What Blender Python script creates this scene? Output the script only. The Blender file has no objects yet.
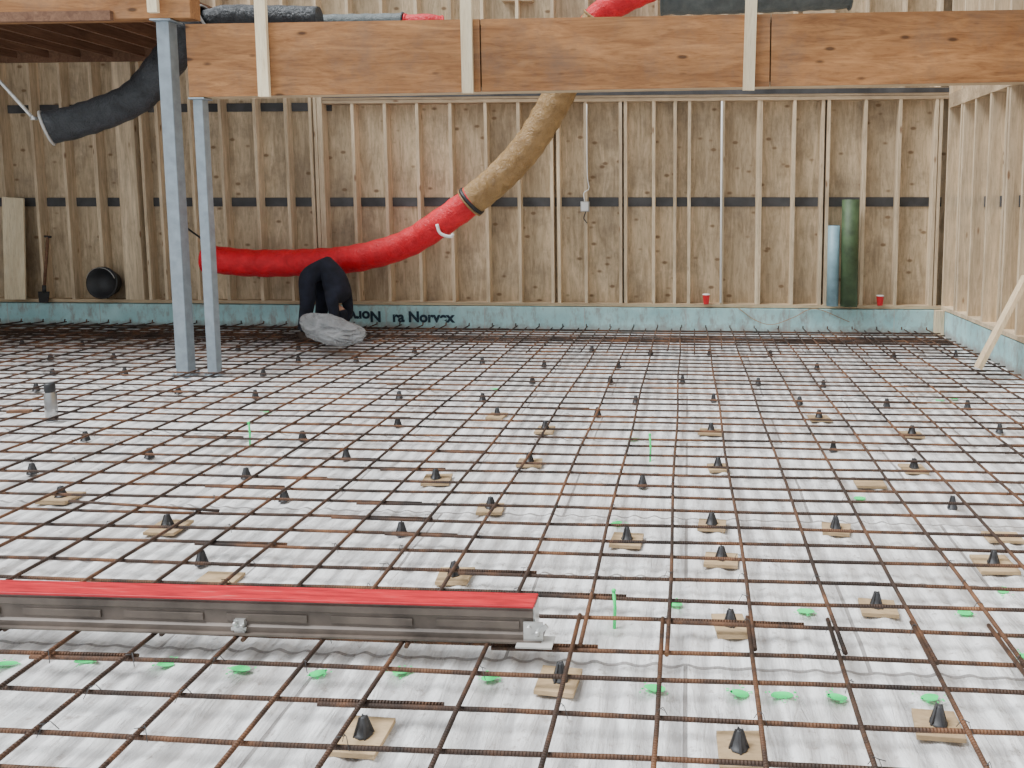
import bpy, bmesh, math, random
import numpy as np
from mathutils import Vector, Matrix, noise
random.seed(7)
R=random.uniform

# ------------------------------------------------------------------ materials
def new_mat(name):
    m=bpy.data.materials.new(name); m.use_nodes=True
    nt=m.node_tree; b=nt.nodes['Principled BSDF']
    return m,nt,b
def nd(nt,t,**k):
    n=nt.nodes.new(t)
    for a,v in k.items():
        if a in n.inputs: n.inputs[a].default_value=v
        else: setattr(n,a,v)
    return n
def mapping(nt,scale,coord='Object',rot=(0,0,0)):
    tc=nd(nt,'ShaderNodeTexCoord'); mp=nd(nt,'ShaderNodeMapping')
    mp.inputs['Scale'].default_value=scale; mp.inputs['Rotation'].default_value=rot
    nt.links.new(tc.outputs[coord],mp.inputs['Vector']); return mp.outputs['Vector']
def ramp(nt,fac,stops):
    r=nd(nt,'ShaderNodeValToRGB'); e=r.color_ramp.elements
    while len(e)<len(stops): e.new(.5)
    for i,(p,c) in enumerate(stops):
        e[i].position=p; e[i].color=(c[0],c[1],c[2],1) if hasattr(c,'__len__') else (c,c,c,1)
    nt.links.new(fac,r.inputs['Fac']); return r.outputs['Color']
def mix(nt,a,b,fac,mode='MIX'):
    m=nd(nt,'ShaderNodeMix'); m.data_type='RGBA'; m.blend_type=mode
    for sock,v in ((m.inputs[0],fac),(m.inputs[6],a),(m.inputs[7],b)):
        if isinstance(v,(int,float)): sock.default_value=v
        elif isinstance(v,tuple): sock.default_value=(*v,1)
        else: nt.links.new(v,sock)
    return m.outputs[2]
def bump(nt,b,h,strength=.3,dist=.01):
    n=nd(nt,'ShaderNodeBump'); n.inputs['Strength'].default_value=strength; n.inputs['Distance'].default_value=dist
    nt.links.new(h,n.inputs['Height']); nt.links.new(n.outputs['Normal'],b.inputs['Normal'])
def noi(nt,vec,scale=5,detail=4,rough=.55,dist=0):
    n=nd(nt,'ShaderNodeTexNoise'); n.inputs['Scale'].default_value=scale; n.inputs['Detail'].default_value=detail
    n.inputs['Roughness'].default_value=rough; n.inputs['Distortion'].default_value=dist
    nt.links.new(vec,n.inputs['Vector']); return n.outputs['Fac']
def math_n(nt,op,a,b=None):
    n=nd(nt,'ShaderNodeMath',operation=op)
    for i,v in enumerate((a,b)):
        if v is None: continue
        if isinstance(v,(int,float)): n.inputs[i].default_value=v
        else: nt.links.new(v,n.inputs[i])
    return n.outputs[0]

def wood(name,dark,light,scale=(1,1,1),knots=None,knotcol=(.12,.05,.02),rough=.75,panel=None,knot_thr=.12,stain=.0,nails=None):
    m,nt,b=new_mat(name)
    v=mapping(nt,scale)
    g=noi(nt,v,6,8,.65,1.2)
    col=ramp(nt,g,[(.3,dark),(.7,light)])
    fine=noi(nt,v,30,3,.6)
    col=mix(nt,col,tuple(c*.5 for c in dark),math_n(nt,'MULTIPLY',ramp(nt,fine,[(.52,0),(.8,1)]),.55))
    vb=mapping(nt,(panel or (.9,.9,.35)))
    big=noi(nt,vb,1.3,2)
    col=mix(nt,col,ramp(nt,big,[(.3,(.66,.63,.60)),(.7,(1.2,1.18,1.14))]),.8,'MULTIPLY')
    if stain:
        st=noi(nt,mapping(nt,(1,1,1)),2.3,8,.75)
        col=mix(nt,col,(.15,.115,.09),math_n(nt,'MULTIPLY',ramp(nt,st,[(.48,0),(.72,1)]),stain))
    if knots:
        vk=mapping(nt,knots)
        vo=nd(nt,'ShaderNodeTexVoronoi'); vo.inputs['Scale'].default_value=1; nt.links.new(vk,vo.inputs['Vector'])
        k=ramp(nt,vo.outputs['Distance'],[(knot_thr*.5,1),(knot_thr,0)])
        col=mix(nt,col,knotcol,math_n(nt,'MULTIPLY',k,.8))
    nt.links.new(col,b.inputs['Base Color']); b.inputs['Roughness'].default_value=rough
    b.inputs['Specular IOR Level'].default_value=.25
    bump(nt,b,fine,.15,.004)
    return m
def plain(name,col,rough=.6,metal=0,var=.25,scale=8,bmp=.1,alpha=None):
    m,nt,b=new_mat(name); v=mapping(nt,(1,1,1)); n=noi(nt,v,scale,5)
    c=ramp(nt,n,[(.3,tuple(x*(1-var) for x in col)),(.7,tuple(min(1,x*(1+var)) for x in col))])
    nt.links.new(c,b.inputs['Base Color']); b.inputs['Roughness'].default_value=rough; b.inputs['Metallic'].default_value=metal
    if bmp: bump(nt,b,n,bmp,.01)
    return m

M={}
M['sheath']=wood('plywood_sheathing',(.40,.305,.195),(.74,.60,.42),(2.2,2.2,.35),knots=(4.2,4.2,7),knotcol=(.18,.105,.055),panel=(.8,.8,.4),knot_thr=.18,stain=.55)
M['stud']=wood('stud_lumber',(.50,.39,.265),(.86,.71,.51),(3,3,.25),knots=(7,7,2.2),knotcol=(.2,.10,.05),panel=(3.1,3.1,.15),knot_thr=.12,stain=.25)
M['studh']=wood('plate_lumber',(.38,.28,.18),(.64,.50,.34),(.25,3,3),knots=(2.2,7,7),panel=(.15,2.4,2.4),knot_thr=.1,stain=.4)
M['beam']=wood('beam_plywood',(.24,.105,.042),(.50,.255,.11),(.3,3,2.4),knots=(2.6,3,7),knotcol=(.045,.02,.01),panel=(.6,2,1.6),knot_thr=.15,rough=.6,stain=.55)
M['batten']=wood('pale_batten',(.80,.66,.44),(1.0,.90,.68),(3,3,.25))
M['pad']=wood('pad_plywood',(.38,.27,.155),(.62,.46,.28),(1,3,3))
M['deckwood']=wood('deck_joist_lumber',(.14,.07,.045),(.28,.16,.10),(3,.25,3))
M['steel']=plain('galvanised_steel',(.30,.355,.40),.45,.35,.15,12,.05)
M['black']=plain('black_plastic',(.02,.02,.022),.5,0,.4,10,.1)
M['tape']=plain('membrane_tape',(.06,.06,.062),.6,0,.6,3,.1)
M['chair']=plain('chair_plastic',(.04,.04,.043),.55,0,.4,20,.1)
M['concgrey']=plain('grey_box',(.45,.44,.42),.5)
M['white']=plain('white_plastic',(.8,.8,.78),.5,0,.05)
M['cyanroll']=plain('cyan_roll',(.22,.36,.42),.5,0,.2)
M['greenroll']=plain('green_roll',(.05,.085,.035),.6,0,.4)
M['redcup']=plain('red_cup_plastic',(.7,.01,.02),.4,0,.1)
M['cable']=plain('orange_cable',(.35,.18,.06),.5)
M['paint']=plain('green_marking_paint',(.0,.85,.20),.6,0,.15,15,0)
M['stainless']=plain('stainless',(.45,.45,.45),.3,.85,.1)
M['galv']=plain('bright_zinc',(.62,.63,.62),.35,.7,.2,25)
M['cloth']=plain('navy_workwear',(.010,.012,.024),.9,0,.5,9,.6)
M['boot']=plain('boot_leather',(.05,.03,.02),.7)
M['skin']=plain('skin',(.55,.32,.23),.55,0,.08,20,0)
M['ink']=plain('block_print_ink',(.01,.03,.05),.6,0,.1)
M['brace']=wood('brace_lumber',(.60,.45,.29),(.82,.66,.45),(3,3,.4))

def duct_mat(name,c1,c2,rough,trans=0,bs=.5):
    m,nt,b=new_mat(name); v=mapping(nt,(1,1,1)); n=noi(nt,v,7,5,.6,.6)
    nt.links.new(ramp(nt,n,[(.3,c1),(.7,c2)]),b.inputs['Base Color'])
    b.inputs['Roughness'].default_value=rough
    bump(nt,b,noi(nt,v,16,5,.65,2.0),bs,.03)
    return m
M['red']=duct_mat('red_duct_fabric',(.55,.0,.010),(.85,.006,.022),.45,bs=.6)
M['blackduct']=duct_mat('black_duct_fabric',(.010,.012,.015),(.045,.05,.057),.4,bs=.8)
M['brownduct']=duct_mat('amber_duct_film',(.24,.135,.045),(.44,.27,.11),.4,bs=.8)
M['greyduct']=duct_mat('grey_duct_fabric',(.06,.075,.075),(.13,.15,.15),.5)

def rebar_mat(name,axis):
    m,nt,b=new_mat(name); v=mapping(nt,(1,1,1))
    n=noi(nt,v,2.6,7,.72); n2=noi(nt,v,40,3)
    c=ramp(nt,n,[(.36,(.034,.026,.023)),(.49,(.085,.050,.035)),(.60,(.22,.105,.055)),(.74,(.40,.19,.09))])
    c=mix(nt,c,(.020,.015,.013),math_n(nt,'MULTIPLY',n2,.5))
    nt.links.new(c,b.inputs['Base Color']); b.inputs['Roughness'].default_value=.6; b.inputs['Metallic'].default_value=.1
    b.inputs['Specular IOR Level'].default_value=.3
    w=nd(nt,'ShaderNodeTexWave'); w.wave_type='BANDS'; w.bands_direction=axis; w.inputs['Scale'].default_value=32
    w.inputs['Distortion'].default_value=.3
    nt.links.new(v,w.inputs['Vector']); bump(nt,b,w.outputs['Fac'],.8,.003)
    return m
M['rebY']=rebar_mat('rusty_rebar_long','Y'); M['rebX']=rebar_mat('rusty_rebar_cross','X')

def floor_mat():
    m,nt,b=new_mat('white_foam_boards')
    v=mapping(nt,(1,1,1)); vs=mapping(nt,(9,1.3,1)); vl=mapping(nt,(1.2,.6,1))
    streak=noi(nt,vs,1.6,5,.65,.8)
    col=ramp(nt,streak,[(.28,(.72,.72,.73)),(.46,(.97,.97,.97)),(.7,(1,1,1))])
    dirt=noi(nt,vl,2.5,8,.72)
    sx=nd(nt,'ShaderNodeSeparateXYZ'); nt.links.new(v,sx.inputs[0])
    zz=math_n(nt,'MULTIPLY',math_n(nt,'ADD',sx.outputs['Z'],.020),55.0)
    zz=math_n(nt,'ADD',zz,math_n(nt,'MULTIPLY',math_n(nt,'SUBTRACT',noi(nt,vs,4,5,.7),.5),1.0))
    gro_shade=ramp(nt,zz,[(.02,1),(.42,0)])
    col=mix(nt,col,(.36,.345,.34),math_n(nt,'MULTIPLY',gro_shade,.72))  # groove shade painted into the colour by height, so ribs read in flat light
    col=mix(nt,col,(.38,.33,.29),math_n(nt,'MULTIPLY',ramp(nt,dirt,[(.50,0),(.70,1)]),.55))
    sp=noi(nt,v,22,6,.75)
    col=mix(nt,col,(.28,.23,.20),math_n(nt,'MULTIPLY',ramp(nt,sp,[(.57,0),(.68,1)]),.65))
    br=nd(nt,'ShaderNodeTexBrick'); br.inputs['Scale'].default_value=1; br.offset=.5
    br.inputs['Brick Width'].default_value=1.22; br.inputs['Row Height'].default_value=.61
    br.inputs['Mortar Size'].default_value=.007; br.inputs['Mortar Smooth'].default_value=.2
    nt.links.new(v,br.inputs['Vector'])
    col=mix(nt,col,(.22,.20,.19),math_n(nt,'MULTIPLY',br.outputs['Fac'],.8))
    nt.links.new(col,b.inputs['Base Color'])
    rr=ramp(nt,dirt,[(.3,.15),(.7,.42)]); nt.links.new(rr,b.inputs['Roughness'])
    b.inputs['Specular IOR Level'].default_value=.75
    h=math_n(nt,'SUBTRACT',noi(nt,vs,4,5,.65,1),math_n(nt,'MULTIPLY',br.outputs['Fac'],.6))
    bump(nt,b,h,.8,.014)
    return m
M['floor']=floor_mat()
def icf_mat():
    m,nt,b=new_mat('teal_foam_form'); v=mapping(nt,(1,1,1))
    n=noi(nt,v,3,6,.65); c=ramp(nt,n,[(.3,(.29,.51,.53)),(.7,(.47,.72,.73))])
    d=noi(nt,mapping(nt,(2.5,2.5,1)),4,7,.75)
    c=mix(nt,c,(.30,.29,.275),math_n(nt,'MULTIPLY',ramp(nt,d,[(.50,0),(.64,1)]),.8))
    sx=nd(nt,'ShaderNodeSeparateXYZ'); nt.links.new(v,sx.inputs[0])
    low=ramp(nt,math_n(nt,'ADD',sx.outputs['Z'],math_n(nt,'MULTIPLY',math_n(nt,'SUBTRACT',noi(nt,v,9,5,.7),.5),.24)),[(.02,1),(.10,0)])
    c=mix(nt,c,(.26,.24,.22),math_n(nt,'MULTIPLY',low,.85))
    nt.links.new(c,b.inputs['Base Color']); b.inputs['Roughness'].default_value=.7
    bump(nt,b,n,.2,.01); return m
M['icf']=icf_mat()
def bag_mat():
    m,nt,b=new_mat('clear_poly_bag'); v=mapping(nt,(1,1,1)); n=noi(nt,v,4,5,.6,2.0)
    nt.links.new(ramp(nt,n,[(.35,(.46,.47,.48)),(.65,(.74,.75,.76))]),b.inputs['Base Color'])
    b.inputs['Roughness'].default_value=.2; b.inputs['Transmission Weight'].default_value=.6; b.inputs['IOR'].default_value=1.12
    b.inputs['Specular IOR Level'].default_value=.8
    bump(nt,b,n,.9,.04); return m
M['bag']=bag_mat()
def red_top():
    m,nt,b=new_mat('red_painted_edge'); v=mapping(nt,(.6,6,6)); n=noi(nt,v,9,6,.7)
    nt.links.new(ramp(nt,n,[(.3,(.26,.004,.01)),(.58,(.62,.010,.025)),(.74,(.50,.14,.12))]),b.inputs['Base Color'])
    b.inputs['Roughness'].default_value=.4; return m
M['redtop']=red_top()
M['formsteel']=plain('dirty_form_steel',(.12,.096,.08),.5,.1,.5,6,.2)

# ------------------------------------------------------------------ builder
class B:
    def __init__(s,name): s.name=name; s.bm=bmesh.new(); s.mats=[]
    def mi(s,mat):
        if mat not in s.mats: s.mats.append(mat)
        return s.mats.index(mat)
    def hexa(s,pts,mat,smooth=False):
        vs=[s.bm.verts.new(p) for p in pts]; k=s.mi(mat)
        for q in ((0,3,2,1),(4,5,6,7),(0,1,5,4),(1,2,6,5),(2,3,7,6),(3,0,4,7)):
            f=s.bm.faces.new([vs[i] for i in q]); f.material_index=k
    def box(s,x0,x1,y0,y1,z0,z1,mat):
        s.hexa([(x0,y0,z0),(x1,y0,z0),(x1,y1,z0),(x0,y1,z0),(x0,y0,z1),(x1,y0,z1),(x1,y1,z1),(x0,y1,z1)],mat)
    def bar(s,p,q,w,h,mat,up=(0,0,1)):
        p=Vector(p);q=Vector(q);d=(q-p).normalized();u=Vector(up)
        a=d.cross(u).normalized()*w/2; c=a.cross(d).normalized()*h/2
        s.hexa([p-a-c,p+a-c,p+a+c,p-a+c,q-a-c,q+a-c,q+a+c,q-a+c],mat)
    def tube(s,pts,r,seg,mat,cap=True,ring=None,smooth=True):
        pts=[Vector(p) for p in pts]; k=s.mi(mat); rings=[]; n=len(pts); prev=None
        for i,p in enumerate(pts):
            d=(pts[min(i+1,n-1)]-pts[max(i-1,0)]).normalized()
            ref=Vector((0,0,1)) if abs(d.z)<.95 else Vector((1,0,0))
            if prev is None: a=d.cross(ref).normalized()
            else: a=(prev-d*prev.dot(d)).normalized()
            prev=a; c=d.cross(a)
            rr=r(i) if callable(r) else r
            rings.append([s.bm.verts.new(p+(a*math.cos(t)+c*math.sin(t))*rr) for t in [2*math.pi*j/seg for j in range(seg)]])
        for i in range(n-1):
            for j in range(seg):
                f=s.bm.faces.new([rings[i][j],rings[i][(j+1)%seg],rings[i+1][(j+1)%seg],rings[i+1][j]]); f.material_index=k; f.smooth=smooth
        if cap:
            for rg in (rings[0][::-1],rings[-1]):
                f=s.bm.faces.new(rg); f.material_index=k
    def lathe(s,c,prof,seg,mat,axis=None):
        c=Vector(c); k=s.mi(mat); rings=[]
        rot=Vector((0,0,1)).rotation_difference(Vector(axis)).to_matrix() if axis else Matrix.Identity(3)
        for r,z in prof:
            rings.append([s.bm.verts.new(c+rot@Vector((r*math.cos(2*math.pi*j/seg),r*math.sin(2*math.pi*j/seg),z))) for j in range(seg)])
        for i in range(len(rings)-1):
            for j in range(seg):
                f=s.bm.faces.new([rings[i][j],rings[i][(j+1)%seg],rings[i+1][(j+1)%seg],rings[i+1][j]]); f.material_index=k; f.smooth=True
        for rg in (rings[0][::-1],rings[-1]):
            f=s.bm.faces.new(rg); f.material_index=k
    def done(s,parent=None,bevel=0):
        bmesh.ops.recalc_face_normals(s.bm,faces=s.bm.faces)
        me=bpy.data.meshes.new(s.name); s.bm.to_mesh(me); s.bm.free()
        for m in s.mats: me.materials.append(M[m])
        o=bpy.data.objects.new(s.name,me); bpy.context.scene.collection.objects.link(o)
        if parent: o.parent=parent
        if bevel:
            b=o.modifiers.new('bevel','BEVEL'); b.width=bevel; b.segments=2; b.limit_method='ANGLE'
        return o
def empty(name,loc=(0,0,0)):
    e=bpy.data.objects.new(name,None); bpy.context.scene.collection.objects.link(e); return e
def catmull(pts,n=8):
    P=[Vector(p) for p in pts]; P=[P[0]*2-P[1]]+P+[P[-1]*2-P[-2]]; out=[]
    for i in range(1,len(P)-2):
        for k in range(n):
            t=k/n; a,b,c,d=P[i-1:i+3]
            out.append(.5*((2*b)+(c-a)*t+(2*a-5*b+4*c-d)*t*t+(3*b-a-3*c+d)*t**3))
    out.append(P[-2]); return out

YB=9.17      # front of the back-wall studs
XR=2.97      # front of right-wall studs
XL=-11.0

# ------------------------------------------------------------------ floor: ribbed foam boards
nx=int((XR+.2-XL)/.0125); ny=230
gx=np.linspace(XL,XR+.2,nx); gy=np.concatenate([np.linspace(-1.5,1.4,12,endpoint=False),np.linspace(1.4,YB+.2,ny-12)])
GX,GY=np.meshgrid(gx,gy)
wob=.016*np.sin(GY*3.1+GX*1.3)+.008*np.sin(GY*8.7+GX*5.1)+.004*np.sin(GY*23.3-GX*2.2)
rib=.5+.5*np.sin(2*np.pi*(GX+wob)/.102)
mod=.66+.34*np.sin(2*np.pi*GY/.29+2.5*np.sin(GX*2.1)+1.7*np.sin(GX*9.3))
pan=(np.floor(GX/1.22+.5*(np.floor(GY/.61)%2))*7.13+np.floor(GY/.61)*3.7)
tilt=.0015*np.sin(pan)
H=-.018+.0140*rib**1.5*mod+tilt
verts=np.stack([GX,GY,H],-1).reshape(-1,3)
idx=np.arange(nx*ny).reshape(ny,nx)
quads=np.stack([idx[:-1,:-1],idx[:-1,1:],idx[1:,1:],idx[1:,:-1]],-1).reshape(-1,4)
me=bpy.data.meshes.new('floor'); me.vertices.add(len(verts)); me.vertices.foreach_set('co',verts.ravel())
me.loops.add(quads.size); me.loops.foreach_set('vertex_index',quads.ravel())
me.polygons.add(len(quads)); me.polygons.foreach_set('loop_start',np.arange(0,quads.size,4)); 
me.polygons.foreach_set('use_smooth',np.ones(len(quads),dtype=bool)); me.update(calc_edges=True); me.validate()
me.materials.append(M['floor'])
fo=bpy.data.objects.new('floor',me); bpy.context.scene.collection.objects.link(fo)

# ------------------------------------------------------------------ back wall
b=B('wall_back')
b.box(XL,XR+.16,YB+.14,YB+.16,.29,5.2,'sheath')
b.box(XL,XR,YB-.002,YB+.14,.30,.34,'studh')
b.box(XL,XR,YB+.125,YB+.139,1.50,1.61,'tape')
b.box(-8.9,-4.35,YB+.120,YB+.139,2.66,2.76,'tape')
xs=[2.85-.406*k for k in range(0,34)]
for x in xs:
    j=R(-.014,.014)
    if x>-4.4:
        b.box(x-.019+j,x+.019+j,YB,YB+.14,.34,2.73,'stud')
        b.box(x-.019-j,x+.019-j,YB,YB+.14,2.86,5.2,'stud')
    else:
        b.box(x-.019+j,x+.019+j,YB,YB+.14,.34,5.2,'stud')
for x in (1.555,-.16,-.745,-1.55,.84,2.895):
    b.box(x-.019,x+.019,YB+.005,YB+.14,.34,2.73,'stud')
b.box(-7.02,-6.78,YB-.01,YB+.14,.34,3.3,'stud')
for x in (-4.56,-4.50,-4.43,-6.70,-7.3):
    b.box(x-.019,x+.019,YB-.003,YB+.14,.34,3.3,'stud')
b.box(-4.4,XR,YB-.005,YB+.14,2.73,2.77,'studh')
b.box(-4.4,XR,YB-.008,YB+.14,2.775,2.86,'studh')
b.box(-4.4,XR,YB-.012,YB-.006,2.80,2.855,'tape')
for x0,z in ((.02,3.6),(-2.2,3.9),(1.3,3.7)):
    b.box(x0,x0+.36,YB+.02,YB+.14,z,z+.038,'studh')
b.done()

b=B('wall_foundation'); b.box(XL,XR,YB-.05,YB+.16,-.02,.29,'icf')
b.box(XR,XR+.16,-1.0,YB+.16,-.02,.29,'icf')
x=XL
while x<XR-.2:
    b.box(x-.003,x+.003,YB-.052,YB-.049,0,.29,'concgrey'); x+=1.22
o_st=b.done()
def text(body,loc,size,rot=0):
    cu=bpy.data.curves.new('lettering','FONT'); cu.body=body; cu.size=size; cu.extrude=.001; cu.offset=.007
    o=bpy.data.objects.new('lettering',cu); o.location=loc; o.rotation_euler=(math.pi/2,rot,0)
    cu.materials.append(M['ink']); bpy.context.scene.collection.objects.link(o); o.parent=o_st
text('ra Norvex',(-3.60,YB-.056,.10),.18)
text('Norvex',(-3.74,YB-.056,.22),.18,math.pi)
b=B('corner_block'); b.box(2.87,2.965,YB-.15,YB-.06,-.004,.30,'stud'); b.done()

# ------------------------------------------------------------------ right wall
b=B('wall_right')
b.box(XR+.14,XR+.16,-1.0,YB+.16,.29,5.2,'sheath')
b.box(XR-.002,XR+.14,-1.0,YB,.30,.34,'stud')
y=YB-.02; k=0
while y>-1:
    b.box(XR+R(0,.01),XR+.14,y-.019,y+.019,.34,2.62,'stud'); 
    if k%3==1: b.box(XR+.012,XR+.14,y-.06,y-.022,.34,2.62,'stud')
    y-=.406; k+=1
b.box(XR,XR+.14,-1,YB,2.62,2.78,'studh')
y=YB-.02
while y>-1:
    b.box(XR,XR+.14,y-.019,y+.019,2.78,5.2,'stud'); y-=.406
b.box(XR+.125,XR+.139,-1,YB,1.50,1.61,'tape')
b.done()
b=B('wall_left')
b.box(XL-.16,XL-.14,2,YB+.16,0,5.2,'sheath')
y=YB-.02
while y>2: b.box(XL-.14,XL,y-.019,y+.019,.34,5.2,'stud'); y-=.406
b.box(XL-.14,XL,2,YB,0,.34,'icf'); b.done()

# ------------------------------------------------------------------ upper beam
b=B('plywood_beam')
A=[(-4.30,6.50),( XR+.1,6.66)]
def bz(t): return 2.445+.09*t, 3.055+.055*t
cuts=[0,.345,.675,1]
def P(t,dy,z): 
    return (A[0][0]+(A[1][0]-A[0][0])*t, A[0][1]+(A[1][1]-A[0][1])*t+dy, z)
for i in range(3):
    t0,t1=cuts[i],cuts[i+1]; g=.0008
    t0+=g;t1-=g
    a0,c0=bz(t0);a1,c1=bz(t1)
    b.hexa([P(t0,0,a0),P(t1,0,a1),P(t1,.02,a1),P(t0,.02,a0),P(t0,0,c0),P(t1,0,c1),P(t1,.02,c1),P(t0,.02,c0)],'beam')
a0,c0=bz(0);a1,c1=bz(1)
b.hexa([P(0,.02,a0+.0),P(1,.02,a1),P(1,.16,a1),P(0,.16,a0),P(0,.02,a0+.04),P(1,.02,a1+.04),P(1,.16,a1+.04),P(0,.16,a0+.04)],'studh')
b.hexa([P(0,.02,c0-.04),P(1,.02,c1-.04),P(1,.16,c1-.04),P(0,.16,c0-.04),P(0,.02,c0),P(1,.02,c1),P(1,.16,c1),P(0,.16,c0)],'studh')
b.hexa([P(0,.14,a0+.04),P(1,.14,a1+.04),P(1,.16,a1+.04),P(0,.16,a0+.04),P(0,.14,c0-.04),P(1,.14,c1-.04),P(1,.16,c1-.04),P(0,.16,c0-.04)],'beam')
b.hexa([P(0,.02,a0+.04),P(.006,.02,a0+.04),P(.006,.14,a0+.04),P(0,.14,a0+.04),P(0,.02,c0-.04),P(.006,.02,c0-.04),P(.006,.14,c0-.04),P(0,.14,c0-.04)],'studh')
b.done()
for i,(x,zb) in enumerate(((-3.62,2.44),(-1.865,2.46),(.495,2.47))):
    t=(x+4.30)/7.37; yy=6.50+.16*t-.022
    b=B('guard_batten'); b.bar((x,yy,zb),(x+(.03 if i==2 else 0),yy,4.1),.036,.095,'batten',up=(1,0,0)); b.done()
b=B('guard_batten'); b.bar((-4.50,6.40,3.13),(-4.50,6.40,4.1),.036,.085,'batten',up=(1,0,0)); b.done()

# ------------------------------------------------------------------ left deck
b=B('ceiling_deck')
b.box(XL,-4.22,6.46,6.60,3.10,3.36,'beam')
b.box(XL,-4.9,6.42,6.46,3.08,3.16,'deckwood')
x=-4.95
while x>XL:
    b.box(x-.019,x+.019,6.60,YB,3.30,3.52,'deckwood'); x-=.406
b.box(XL,-4.9,6.60,YB,3.52,3.545,'deckwood')
b.box(-4.93,-4.89,6.6,YB,3.30,3.52,'deckwood')
b.box(XL,-4.9,YB-.05,YB-.012,3.25,3.52,'deckwood')
b.done()

# ------------------------------------------------------------------ posts
def post(x,y,w,zt):
    b=B('steel_post')
    b.box(x-w/2,x+w/2,y-w/2,y+w/2,.012,zt-.012,'steel')
    b.box(x-w*.75,x+w*.75,y-w*.75,y+w*.75,-.006,.012,'steel')
    b.box(x-w*.85,x+w*.85,y-w*.75,y+w*.75,zt-.014,zt,'steel')
    for sx in (-1,1):
        for sy in (-1,1):
            b.lathe((x+sx*w*.62,y+sy*w*.62,.012),[(.011,0),(.011,.02)],6,'steel')
    b.done(bevel=.006)
post(-4.49,6.54,.112,3.095)
post(-4.235,6.56,.086,2.44)

# ------------------------------------------------------------------ ducts
def duct(name,pts,r,mat,ringstep=.16,parent=None,openend=True,endmat=None):
    b=B(name); c=catmull(pts,10)
    L=[0]
    for i in range(1,len(c)): L.append(L[-1]+(c[i]-c[i-1]).length)
    n=int(L[-1]/(ringstep/4)); P=[]; j=0
    for i in range(n+1):
        s=L[-1]*i/n
        while j<len(L)-2 and L[j+1]<s: j+=1
        t=(s-L[j])/max(1e-6,L[j+1]-L[j]); P.append(c[j].lerp(c[j+1],t))
    rr=lambda i: r*(1-.035*(1-math.cos(2*math.pi*(i%4)/4))/2*1.5+R(-.015,.015))
    b.tube(P,rr,24,mat,cap=not openend)
    if openend:
        b.tube(P[:4],r*.93,24,'black' if mat!='red' else 'red',cap=False)
        for e in (0,1):
            d=(P[1]-P[0]).normalized() if e==0 else (P[-1]-P[-2]).normalized()
            q=P[0] if e==0 else P[-1]; o1=d.orthogonal().normalized(); o2=d.cross(o1)
            b.tube([q-d*.012+(o1*math.cos(a)+o2*math.sin(a))*r for a in [2*math.pi*i/24 for i in range(25)]],.012,8,endmat or mat,cap=False)
        b.lathe(P[4],[(r*.9,0),(r*.9,.003)],24,'black',axis=tuple((P[5]-P[4]).normalized()))
    return b.done(parent)
e=empty('ventilation_duct')
duct('red_section',[(-5.62,8.70,.89),(-5.12,8.72,.84),(-4.51,8.78,.845),(-3.92,8.8,.89),(-3.32,8.8,1.05),(-2.854,8.75,1.31),(-2.46,8.75,1.58)],.165,'red',parent=e,ringstep=.22)
duct('amber_section',[(-2.50,8.75,1.55),(-2.153,8.75,1.83),(-1.806,8.75,2.20),(-1.52,8.75,2.65),(-1.25,8.72,3.14),(-.98,8.6,3.55)],.18,'brownduct',parent=e)
duct('upper_red_section',[(-1.1,8.65,3.45),(-.95,8.6,3.60),(-.70,8.5,3.72),(-.35,8.4,3.84),(.1,8.3,3.98)],.15,'red',parent=e)
b=B('joint_strap'); b.lathe((-2.50,8.75,1.55),[(.165,0),(.188,0),(.188,.04),(.165,.04)],24,'black',axis=(.7,0,.6)); b.done(e)
b=B('tie_strap'); b.tube(catmull([(-2.84,8.58,1.30),(-2.80,8.57,1.2),(-2.70,8.60,1.16),(-2.66,8.6,1.19)],5),.018,6,'white'); b.done(e)
e=empty('black_ventilation_duct')
duct('hose_body',[(-5.95,6.92,2.235),(-5.72,7.05,2.32),(-5.31,7.2,2.53),(-5.0,7.2,2.82),(-4.74,7.2,3.12),(-4.5,7.2,3.25)],.155,'blackduct',parent=e,endmat='concgrey')
duct('hose_tail',[(-4.52,7.2,3.24),(-4.35,7.2,3.28),(-4.05,7.25,3.29),(-3.5,7.3,3.28)],.11,'blackduct',parent=e,openend=False)
duct('grey_ventilation_duct',[(-3.6,7.5,3.28),(-3.0,7.5,3.28),(-2.75,7.5,3.28)],.085,'greyduct')
duct('red_ventilation_hose',[(-2.72,7.5,3.28),(-2.5,7.5,3.285),(-2.4,7.55,3.27)],.07,'red')
duct('grey_ventilation_duct',[(-.25,7.5,3.46),(.4,7.5,3.46),(1.2,7.5,3.48),(1.5,7.5,3.49)],.15,'greyduct')
b=B('hanging_rod'); b.tube([(-6.12,6.95,2.33),(-6.98,6.95,3.3)],.016,10,'galv'); b.lathe((-6.11,6.95,2.31),[(.03,0),(.03,.03)],10,'galv'); b.done()

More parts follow.
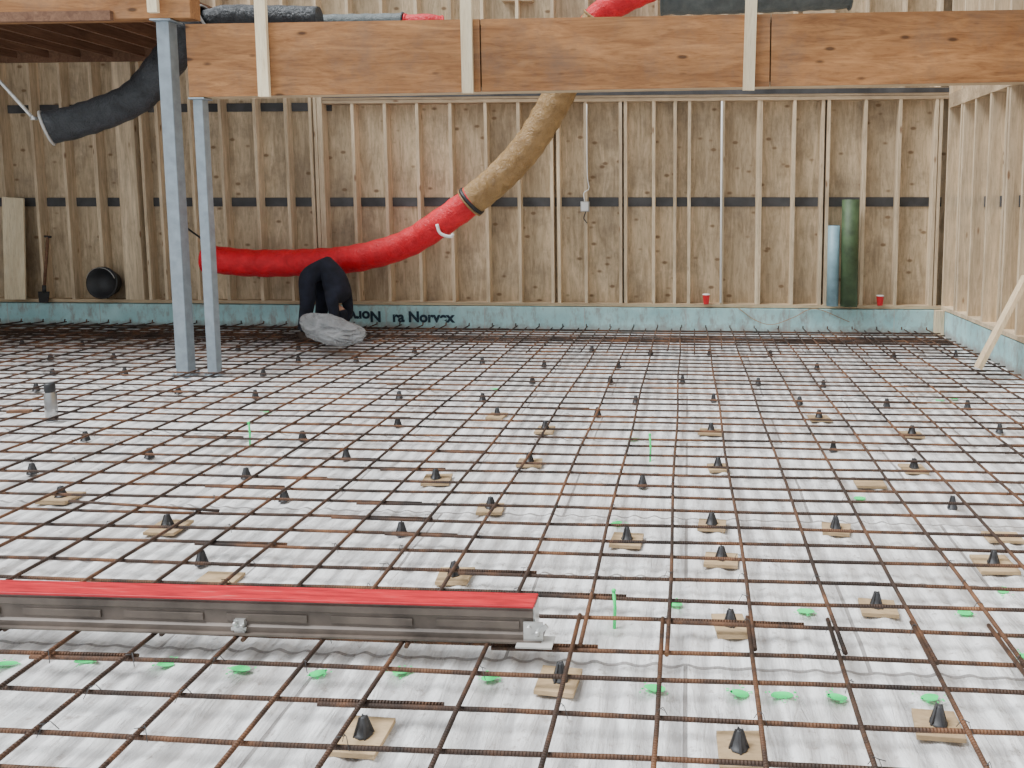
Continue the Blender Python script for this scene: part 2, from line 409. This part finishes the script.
# ------------------------------------------------------------------ rebar mesh
b=B('rebar_mesh'); SX=.285; SY=.166; zl=.068; zx=.052
longs=[-.07+SX*k for k in range(-38,11)]
rows=[1.42+SY*k for k in range(0,60)]
rows=[y for y in rows if y<YB-.12]
LAP=2.50
for i,x in enumerate(longs):
    r=.0080; dx=R(-.014,.014)
    def path(y0,y1,ox,z,sk):
        n=max(2,int((y1-y0)/.5)); ph=R(0,6); 
        return [(x+ox+sk*(y0+(y1-y0)*k/n-LAP)+.006*math.sin(ph+1.4*k),y0+(y1-y0)*k/n,z+.002*math.sin(ph*2+1.3*k)) for k in range(n+1)]
    b.tube(path(.9,LAP+R(.05,.12),dx-.010,zl+.003,R(-.006,.006)),r,7,'rebY')
    b.tube(path(LAP-R(.08,.14),YB-.10,dx+.010,zl,R(-.003,.003)),r,7,'rebY')
for j,y in enumerate(rows):
    x=XL+R(-2,.1); oy0=R(-.02,.02); q=0
    while x<XR-.1:
        L=R(4.5,6.5); x1=min(XR-.08,x+L); xs_=max(x,XL+.1); n=max(2,int((x1-xs_)/.5)); ph=R(0,6); oy=oy0+(.018 if q%2 else 0); q+=1
        b.tube([(xs_+(x1-xs_)*k/n,y+oy+.004*math.sin(ph+1.5*k),zx+.002*math.sin(ph+k*1.7)) for k in range(n+1)],.0075,7,'rebX')
        if x1>=XR-.09: break
        x=x1-R(.3,.5)
for k in range(7):
    y=YB-.18-.14*k; b.tube([(XL+.1,y,zx-.02),( -4,y+R(-.03,.03),zx-.02),(XR-.1,y,zx-.02)],.0075,6,'rebX')
for x in longs:
    xx=x+SX/2+R(-.03,.03)
    if xx<XR-.1: b.tube([(xx,7.7+R(-.25,.25),zl-.018),(xx+R(-.05,.05),YB-.10,zl-.018)],.0075,6,'rebY')
    b.tube([(x,YB-.11,zl),(x,YB-.10,.10)],.0075,6,'rebY')
b.tube([(-3.0,3.45,.085),(-2.2,3.38,.085)],.007,7,'rebX')
b.done()
b=B('tie_wire')
for x in longs:
    for y in rows:
        if 1.5<y<5 and -4.5<x<3 and random.random()<.35:
            s=.018; q=random.choice((-1,1))
            b.tube([(x-s,y-s*q,.048),(x-s*.3,y-s*.3*q,.080),(x+s*.3,y+s*.3*q,.080),(x+s,y+s*q,.048)],.0012,4,'tape')
            b.tube([(x,y,.079),(x+R(-.02,.02),y-.02,.088)],.0014,4,'tape')
b.done()

# ------------------------------------------------------------------ chairs + pads
ch=[(-.92,2.02),(.15,2.03),(.74,2.17),(-.4,2.31),(.16,2.67),(.72,2.83),(.15,3.19),(1.3,3.22),(-2.06,3.03),(-.95,2.98),(-2.45,3.37),(-1.32,3.37),(.12,3.55),(.7,3.54),(1.34,3.85),(-.27,3.36),(-.98,3.68),(-2.46,4.04),(-3.72,4.04),(-1.39,4.07),(-.93,4.38),(-.24,4.05),(.18,4.36),(1.31,4.41),(.91,4.74),(.16,5.07),(1.49,5.09),(-3.25,4.35),(-2.08,3.74),(-3.25,3.69),(-.96,5.05),(-.65,5.45),(-1.37,5.37),(.94,5.45),(-3.9,4.65),(-2.5,4.75),(-2.05,4.4),(-2.0,5.1)]
for yy in (5.85,6.5,7.15,7.8):
    x=-7.5+ (0 if int(yy*10)%2 else .3)
    while x<2.8:
        if not(-4.75<x<-4.05 and 6.3<yy<6.8) and random.random()<.7: ch.append((x+R(-.06,.06),yy+R(-.08,.08)))
        x+=.62
for yy in (4.4,5.2): 
    for x in (-5.2,-5.9,2.1,2.6): ch.append((x,yy))
b=B('rebar_chairs'); pads=B('plywood_spacer_pads')
for i,(x,y) in enumerate(ch):
    pad=(i<34 and (i*7)%10<6) or i in (0,1,2,3,4,5,6,7)
    z0=-.005
    if pad:
        a=R(-.12,.12); w=R(.10,.13); h=R(.055,.08); t=.009
        c,s=math.cos(a),math.sin(a)
        q=[(-w*.6,-h),(w*.6,-h),(w*.6,h),(-w*.6,h)]
        q=[(x+u*c-v*s+R(-.01,.01),y+u*s+v*c) for u,v in q]
        pads.hexa([(*p,-.005) for p in q]+[(*p,t) for p in q],'pad'); z0=t
    hgt=.060-z0*.5
    k=R(0,1); n=8; S=.88
    b.lathe((x,y,z0),[(.030*S,0),(.031*S,.004),(.024*S,.006),(.017*S,hgt*.55),(.009,hgt*.93),(.006,hgt)],n,'chair')
    for a in (k,k+math.pi/2,k+math.pi,k+1.5*math.pi):
        dx,dy=math.cos(a),math.sin(a); o1=.034*S
        b.hexa([(x+dx*.008-dy*.003,y+dy*.008+dx*.003,z0),(x+dx*o1-dy*.003,y+dy*o1+dx*.003,z0),(x+dx*o1+dy*.003,y+dy*o1-dx*.003,z0),(x+dx*.008+dy*.003,y+dy*.008-dx*.003,z0),
                (x+dx*.002-dy*.002,y+dy*.002+dx*.002,z0+hgt),(x+dx*.012-dy*.002,y+dy*.012+dx*.002,z0+hgt),(x+dx*.012+dy*.002,y+dy*.012-dx*.002,z0+hgt),(x+dx*.002+dy*.002,y+dy*.002-dx*.002,z0+hgt)],'chair')
b.done()
for x,y in ((1.0,4.15),(-1.9,2.9),(1.45,3.5)): pads.box(x-.08,x+.08,y-.05,y+.05,-.005,.007,'pad')
pads.done()

# ------------------------------------------------------------------ paint marks
b=B('green_paint_marks')
def blob(x,y,sx,sy):
    k=b.mi('paint'); n=16; ph=R(0,6)
    vs=[b.bm.verts.new((x+math.cos(t)*sx*(1+.18*math.sin(2*t+ph)+.08*math.sin(3*t+ph*2)),y+math.sin(t)*sy*(1+.18*math.sin(2*t+ph)),-.0015)) for t in [2*math.pi*i/n for i in range(n)]]
    f=b.bm.faces.new(vs); f.material_index=k
for x,y in ((-.925,2.34),(-.632,2.32),(-1.2,2.31),(-1.466,2.32),(-1.73,2.33),(-2.01,2.33),(-2.26,2.30),(-.096,2.30),(.17,2.29),(.30,2.29),(.47,2.29),(.758,2.306),(-.334,3.56),(-.04,2.82),(1.045,2.824),(1.975,6.04),(2.1,6.1),(-.35,4.9),(1.15,2.55),(.45,2.8),(-3.1,5.4),(-1.6,6.2),(1.25,3.0),(.9,3.95)):
    blob(x,y,R(.024,.036),R(.013,.021))
    for _ in range(9):
        a=R(0,6.28); d=R(.025,.055); blob(x+d*math.cos(a),y+d*.8*math.sin(a),R(.002,.006),R(.002,.005))
b.done()
for x,y,h in ((-.26,2.66,.125),(-.22,4.49,.15),(-2.80,4.657,.13)):
    b=B('painted_marker_stake'); b.tube([(x,y,-.015),(x+.003,y,h*.5),(x-.002,y,h)],.006,8,'paint'); b.lathe((x-.002,y,h),[(.008,0),(.008,.006),(.003,.01)],8,'paint'); b.done()

# ------------------------------------------------------------------ red-topped form resting on the bars
e=empty('slab_edge_form')
X0,X1=-3.5,-.505; yf,yb=2.365,2.475; zb_,zt=.086,.205
def sk(x): return .030*(x-X1)/3.0+.03
b=B('rail')
prof=[(0,zb_),(0,zb_+.018),(.010,zb_+.024),(.010,zb_+.070),(.003,zb_+.076),(.003,zt-.022),(.008,zt-.018),(.008,zt-.008),(.080,zt-.008),(.080,zb_)]
NP=len(prof); k=b.mi('formsteel'); n=30; rings=[]
for i in range(n+1):
    x=X0+(X1-X0)*i/n
    rings.append([b.bm.verts.new((x,yf+sk(x)+y+R(-.0006,.0006),z)) for y,z in prof])
for i in range(n):
    for j in range(NP):
        f=b.bm.faces.new([rings[i][j],rings[i][(j+1)%NP],rings[i+1][(j+1)%NP],rings[i+1][j]]); f.material_index=k
b.bm.faces.new(rings[0][::-1]).material_index=k; b.bm.faces.new(rings[-1]).material_index=k
b.done(e)
b=B('red_top_cap'); s0,s1=sk(X0),sk(X1)
b.hexa([(X0,yf+s0-.003,zt-.009),(X1+.004,yf+s1-.003,zt-.009),(X1+.004,yf+s1+.084,zt-.009),(X0,yf+s0+.084,zt-.009),(X0,yf+s0-.003,zt),(X1+.004,yf+s1-.003,zt),(X1+.004,yf+s1+.084,zt),(X0,yf+s0+.084,zt)],'redtop'); b.done(e,bevel=.003)
b=B('base_flange'); b.hexa([(X0,yf+s0-.014,zb_-.006),(X1+.03,yf+s1-.014,zb_-.006),(X1+.03,yf+s1+.09,zb_-.006),(X0,yf+s0+.09,zb_-.006),(X0,yf+s0-.014,zb_),(X1+.03,yf+s1-.014,zb_),(X1+.03,yf+s1+.09,zb_),(X0,yf+s0+.09,zb_)],'formsteel')
b.box(X1-.05,X1+.07,yf+s1-.04,yf+s1+.03,zb_-.006,zb_-.001,'concgrey'); b.done(e)
b=B('embossed_panels')
x=X0+.15
while x<X1-.2:
    y=yf+sk(x)+.0105; b.box(x,x+.28,y-.004,y+.002,zb_+.034,zb_+.060,'formsteel'); x+=.36
b.done(e,bevel=.002)
def clamp(b,x):
    y=yf+sk(x)
    b.box(x-.018,x+.018,y-.006,y+.01,zb_+.0,zb_+.045,'galv'); b.box(x-.026,x+.026,y-.010,y-.004,zb_+.01,zb_+.02,'galv')
    b.lathe((x-.01,y-.004,zb_+.035),[(.008,0),(.008,.012),(.004,.016)],8,'galv',axis=(0,-1,0)); b.lathe((x+.012,y-.004,zb_+.026),[(.006,0),(.006,.012)],8,'galv',axis=(0,-1,0))
b=B('clamps'); clamp(b,-1.50); clamp(b,-2.7); b.done(e)
b=B('end_bracket'); Y0=yf+s1
b.box(X1,X1+.006,Y0+.01,Y0+.08,zb_,zt-.010,'galv'); b.box(X1-.03,X1+.035,Y0-.004,Y0+.002,zb_,zt-.055,'galv')
b.bar((X1+.005,Y0-.005,zb_+.015),(X1+.05,Y0-.012,zb_+.06),.006,.016,'galv'); b.lathe((X1+.018,Y0-.004,zb_+.03),[(.010,0),(.010,.012),(.005,.016)],8,'galv',axis=(0,-1,0))
b.lathe((X1-.012,Y0-.004,zb_+.045),[(.008,0),(.008,.010)],8,'galv',axis=(0,-1,0)); b.done(e)

# ------------------------------------------------------------------ small things
tx,ty=-4.49,5.07
b=B('thermos_flask'); b.lathe((tx,ty,.0),[(.036,-.006),(.038,.0),(.038,.185),(.030,.205),(.029,.21)],20,'stainless')
b.lathe((tx,ty,.205),[(.031,0),(.034,.01),(.033,.055),(.026,.065)],20,'black'); b.lathe((tx,ty,.003),[(.039,0),(.039,.02)],20,'black'); b.done()
b=B('wood_scrap'); b.bar((-4.72,4.97,.087),(-4.58,5.0,.087),.04,.02,'deckwood'); b.done()
b=B('plywood_offcut'); b.hexa([(-8.52,YB-.12,.345),(-8.25,YB-.12,.345),(-8.25,YB-.10,.345),(-8.52,YB-.10,.345),(-8.54,YB-.025,1.62),(-8.26,YB-.025,1.60),(-8.26,YB-.005,1.60),(-8.54,YB-.005,1.62)],'batten'); b.done()
b=B('shovel'); b.tube([(-8.04,YB-.06,.50),(-7.98,YB-.02,1.12)],.018,10,'deckwood'); b.tube([(-8.04,YB-.06,.52),(-8.045,YB-.062,.42)],.022,10,'black')
b.hexa([(-8.10,YB-.09,.30),(-7.98,YB-.09,.30),(-7.98,YB-.083,.30),(-8.10,YB-.083,.30),(-8.12,YB-.07,.44),(-7.97,YB-.07,.44),(-7.97,YB-.062,.44),(-8.12,YB-.062,.44)],'black')
b.bar((-8.02,YB-.02,1.13),(-7.94,YB-.02,1.12),.025,.025,'black'); b.done()
b=B('black_pail'); ax=Vector((.02,-1,.12)).normalized(); c=Vector((-7.22,YB+.0,.545))
b.lathe(c,[(.15,0),(.155,.01),(.185,.13),(.200,.13),(.200,.145),(.178,.145),(.145,.02),(.0005,.018)],32,'black',axis=tuple(ax))
hp=[c+ax*.14+Vector((math.cos(t)*.19,-.02,math.sin(t)*.19)) for t in [math.pi*.1+math.pi*.8*i/12 for i in range(13)]]
b.tube(hp,.004,6,'galv'); b.done()
b=B('electrical_box'); b.box(-1.28,-1.18,YB-.03,YB+.04,1.44,1.56,'concgrey'); b.box(-1.27,-1.19,YB-.036,YB-.03,1.45,1.55,'white')
b.tube(catmull([(-1.23,YB-.02,1.56),(-1.24,YB-.02,1.66),(-1.18,YB-.01,1.72),(-1.20,YB-.004,1.9),(-1.2,YB-.004,2.7)],5),.006,6,'white')
b.tube(catmull([(-1.22,YB-.02,1.44),(-1.24,YB-.03,1.36),(-1.2,YB-.02,1.30)],5),.006,6,'black'); b.done()
b=B('wall_conduit'); b.tube([(.39,YB-.015,.36),(.385,YB-.015,2.72)],.012,8,'white'); b.done()
b=B('insulation_roll'); b.tube([(1.69,YB-.10,.342),(1.69,YB-.09,1.28)],.068,20,'cyanroll'); b.tube([(1.69,YB-.09,1.281),(1.69,YB-.09,1.286)],.05,20,'tape'); b.done()
b=B('membrane_roll'); b.tube([(1.875,YB-.13,.342),(1.87,YB-.11,1.58)],.098,24,'greenroll'); b.tube([(1.87,YB-.11,1.581),(1.87,YB-.11,1.586)],.06,20,'black'); b.done()
def cup(x):
    b=B('plastic_cup'); b.lathe((x,YB-.012,.3405),[(.03,0),(.032,.004),(.042,.105),(.044,.11),(.040,.108)],18,'redcup'); b.lathe((x,YB-.012,.3505+.1),[(.045,0),(.045,.008),(.038,.012)],18,'white'); b.done()
cup(.22); cup(2.26)
b=B('power_cable'); b.tube(catmull([(-5.75,8.9,.95),(-5.85,8.95,1.1),(-6.05,9.05,1.2),(-6.2,YB,1.25)],6),.012,6,'black'); b.done()
b=B('loose_cord'); b.tube(catmull([(.6,YB-.06,.30),(.8,YB-.07,.16),(1.0,YB-.10,.115),(1.25,YB-.08,.2),(1.5,YB-.06,.30),(1.9,YB-.08,.15)],8),.004,6,'cable'); b.done()
b=B('leaning_brace'); b.bar((2.56,6.86,.085),(2.955,6.90,.90),.038,.10,'brace',up=(0,1,0)); b.done()

# ------------------------------------------------------------------ poly bag
bm=bmesh.new(); bmesh.ops.create_icosphere(bm,subdivisions=6,radius=1)
for v in bm.verts:
    p=v.co.copy(); n1=noise.noise(p*1.5); n2=abs(noise.noise(p*3+Vector((3,1,2)))); n3=abs(noise.noise(p*8+Vector((7,1,2))))
    s=1+.18*n1-.14*n2-.045*n3
    t=(p.x+1)/2
    hz=.20-.10*t
    v.co=Vector((p.x*.41*s,p.y*.21*s,max(-.12,p.z*hz*s)+.04*(1-t)))
me=bpy.data.meshes.new('plastic_bag'); bm.to_mesh(me); bm.free(); me.materials.append(M['bag'])
for f in me.polygons: f.use_smooth=True
o=bpy.data.objects.new('plastic_bag',me); o.location=(-3.64,7.66,.205); o.rotation_euler=(0,.10,-.30); bpy.context.scene.collection.objects.link(o)

# ------------------------------------------------------------------ worker
W=empty('construction_worker')
def skin(name,V,E,Rr,mat,root=0,sub=2):
    me=bpy.data.meshes.new(name); me.from_pydata([Vector(v) for v in V],E,[]); o=bpy.data.objects.new(name,me)
    bpy.context.scene.collection.objects.link(o); o.parent=W
    m=o.modifiers.new('skin','SKIN'); m.use_smooth_shade=True
    if not me.skin_vertices:
        bpy.context.view_layer.objects.active=o
        bpy.ops.mesh.customdata_skin_add()
    sv=me.skin_vertices[0].data
    for i,r in enumerate(Rr):
        sv[i].radius=(r if isinstance(r,tuple) else (r,r)); sv[i].use_root=(i==root)
    s=o.modifiers.new('sub','SUBSURF'); s.levels=sub; s.render_levels=sub
    me.materials.append(M[mat]); return o
wy=8.36
V=[(-4.14,wy,.80),
   (-4.06,wy,.82),(-3.97,wy,.73),(-3.92,wy,.60),(-3.89,wy,.49),
   (-3.90,wy,.41),
   (-4.20,wy-.11,.73),(-4.20,wy-.14,.45),(-4.27,wy-.14,.11),
   (-4.18,wy+.11,.73),(-4.17,wy+.16,.45),(-4.23,wy+.17,.11),
   (-3.91,wy-.18,.51),(-3.87,wy-.20,.30),(-3.93,wy-.17,.11),
   (-3.91,wy+.18,.51),(-3.89,wy+.20,.30),(-3.95,wy+.15,.11)]
E=[(0,1),(1,2),(2,3),(3,4),(4,5),(0,6),(6,7),(7,8),(0,9),(9,10),(10,11),(4,12),(12,13),(13,14),(4,15),(15,16),(16,17)]
Rr=[(.155,.15),(.16,.15),(.145,.15),(.14,.16),(.12,.16),.065,.118,.084,.062,.118,.084,.062,.075,.056,.042,.075,.056,.042]
skin('clothed_body',V,E,Rr,'cloth')
bm=bmesh.new(); bmesh.ops.create_uvsphere(bm,u_segments=24,v_segments=18,radius=1)
for v in bm.verts:
    p=v.co
    x,y,z=p.x*.095,p.y*.075,p.z*.115
    if z<0: y*=1+ z*2.0; x=x*(1+z*1.2)
    if x>.05 and abs(y)<.014 and -.03<z<.02: x+=.02*(1-abs(y)/.014)
    if x>.05 and .015<z<.035 and .018<abs(y)<.045: x-=.008
    if x>.05 and -.06<z<-.045 and abs(y)<.03: x-=.005
    v.co=Vector((x,y,z))
me=bpy.data.meshes.new('head'); bm.to_mesh(me); bm.free(); me.materials.append(M['skin'])
for f in me.polygons: f.use_smooth=True
hd=bpy.data.objects.new('head',me); bpy.context.scene.collection.objects.link(hd); hd.parent=W
Hm=Matrix.Translation((-3.93,wy,.30))@Matrix.Rotation(math.radians(165),4,'Y')
hd.matrix_world=Hm
b=B('eyes_and_ears')
def hp_(x,y,z): return tuple(Hm@Vector((x,y,z)))
for s in (-1,1):
    b.lathe(hp_(.078,s*.03,.022),[(.001,-.010),(.009,-.006),(.011,0),(.009,.006),(.001,.010)],10,'white')
    b.lathe(hp_(.087,s*.03,.022),[(.001,-.004),(.005,0),(.001,.004)],8,'black')
    b.lathe(hp_(-.005,s*.076,.0),[(.001,-.03),(.014,-.015),(.017,.005),(.012,.025),(.001,.03)],10,'skin')
b.done(W)
bm=bmesh.new(); bmesh.ops.create_uvsphere(bm,u_segments=24,v_segments=16,radius=1)
for v in bm.verts:
    p=v.co; z=max(p.z,.12+(-.35 if p.x<0 else 0)); v.co=Vector((p.x*.104-.003,p.y*.086,z*.124))
    if p.x>.75 and p.z<.3: v.co.x+=.05
me=bpy.data.meshes.new('knit_cap'); bm.to_mesh(me); bm.free(); me.materials.append(M['cloth'])
for f in me.polygons: f.use_smooth=True
o=bpy.data.objects.new('knit_cap',me); bpy.context.scene.collection.objects.link(o); o.parent=W; o.matrix_world=Hm
for sy,wx in ((-1,-3.93),(1,-3.95)):
    c=Vector((wx,wy+(-.17 if sy<0 else .15),.11))
    V=[c,c+Vector((-.02,0,-.045)),c+Vector((-.035,0,-.075))]; E=[(0,1),(1,2)]; Rr=[(.026,.02),(.036,.018),(.034,.015)]
    skin('palm',V,E,Rr,'skin')
    for k in range(4):
        oy=(k-1.5)*.019; L=(.040,.046,.043,.034)[k]
        p0=c+Vector((-.034,oy,-.070)); p1=p0+Vector((-.016,0,-L*.6)); p2=p1+Vector((-.028,0,-L*.22)); p3=p2+Vector((-.022,0,.004))
        p1.z=max(p1.z,.012);p2.z=max(p2.z,.010);p3.z=max(p3.z,.010)
        skin('finger_%d'%(k+1),[p0,p1,p2,p3],[(0,1),(1,2),(2,3)],[.009,.0085,.008,.007],'skin',sub=1)
    p0=c+Vector((-.012,-sy*.022,-.03)); p1=p0+Vector((-.025,-sy*.022,-.025)); p2=p1+Vector((-.025,-sy*.004,-.018))
    skin('thumb',[p0,p1,p2],[(0,1),(1,2)],[.012,.010,.008],'skin',sub=1)
for x,y in ((-4.27,wy-.14),(-4.23,wy+.17)):
    skin('boot',[(x-.01,y,.13),(x-.02,y,.05),(x+.07,y,.042),(x+.17,y,.036)],[(0,1),(1,2),(2,3)],[(.060,.060),(.050,.047),(.045,.040),(.04,.03)],'boot')
    b=B('boot_sole'); b.box(x-.07,x+.215,y-.045,y+.045,-.006,.014,'black'); b.done(W,bevel=.01)

# ------------------------------------------------------------------ light + camera
w=bpy.data.worlds.new('overcast'); bpy.context.scene.world=w; w.use_nodes=True
bg=w.node_tree.nodes['Background']; bg.inputs[0].default_value=(.90,.955,1,1); bg.inputs[1].default_value=1.1
s=bpy.data.lights.new('daylight','SUN'); s.energy=5.6; s.angle=math.radians(30); s.color=(.96,.985,1)
so=bpy.data.objects.new('daylight',s); bpy.context.scene.collection.objects.link(so)
d=Vector((.58,.22,-1)).normalized(); so.rotation_euler=d.to_track_quat('-Z','Y').to_euler()
cam=bpy.data.cameras.new('camera'); co=bpy.data.objects.new('camera',cam); bpy.context.scene.collection.objects.link(co)
co.location=(0,0,1.52); co.rotation_euler=(math.radians(90-5.5),0,math.radians(3.5))
cam.sensor_width=36; cam.lens=770/1024*36; cam.shift_x=(512-641)/1024; cam.shift_y=-(384-279)/1024; cam.clip_start=.05
bpy.context.scene.camera=co
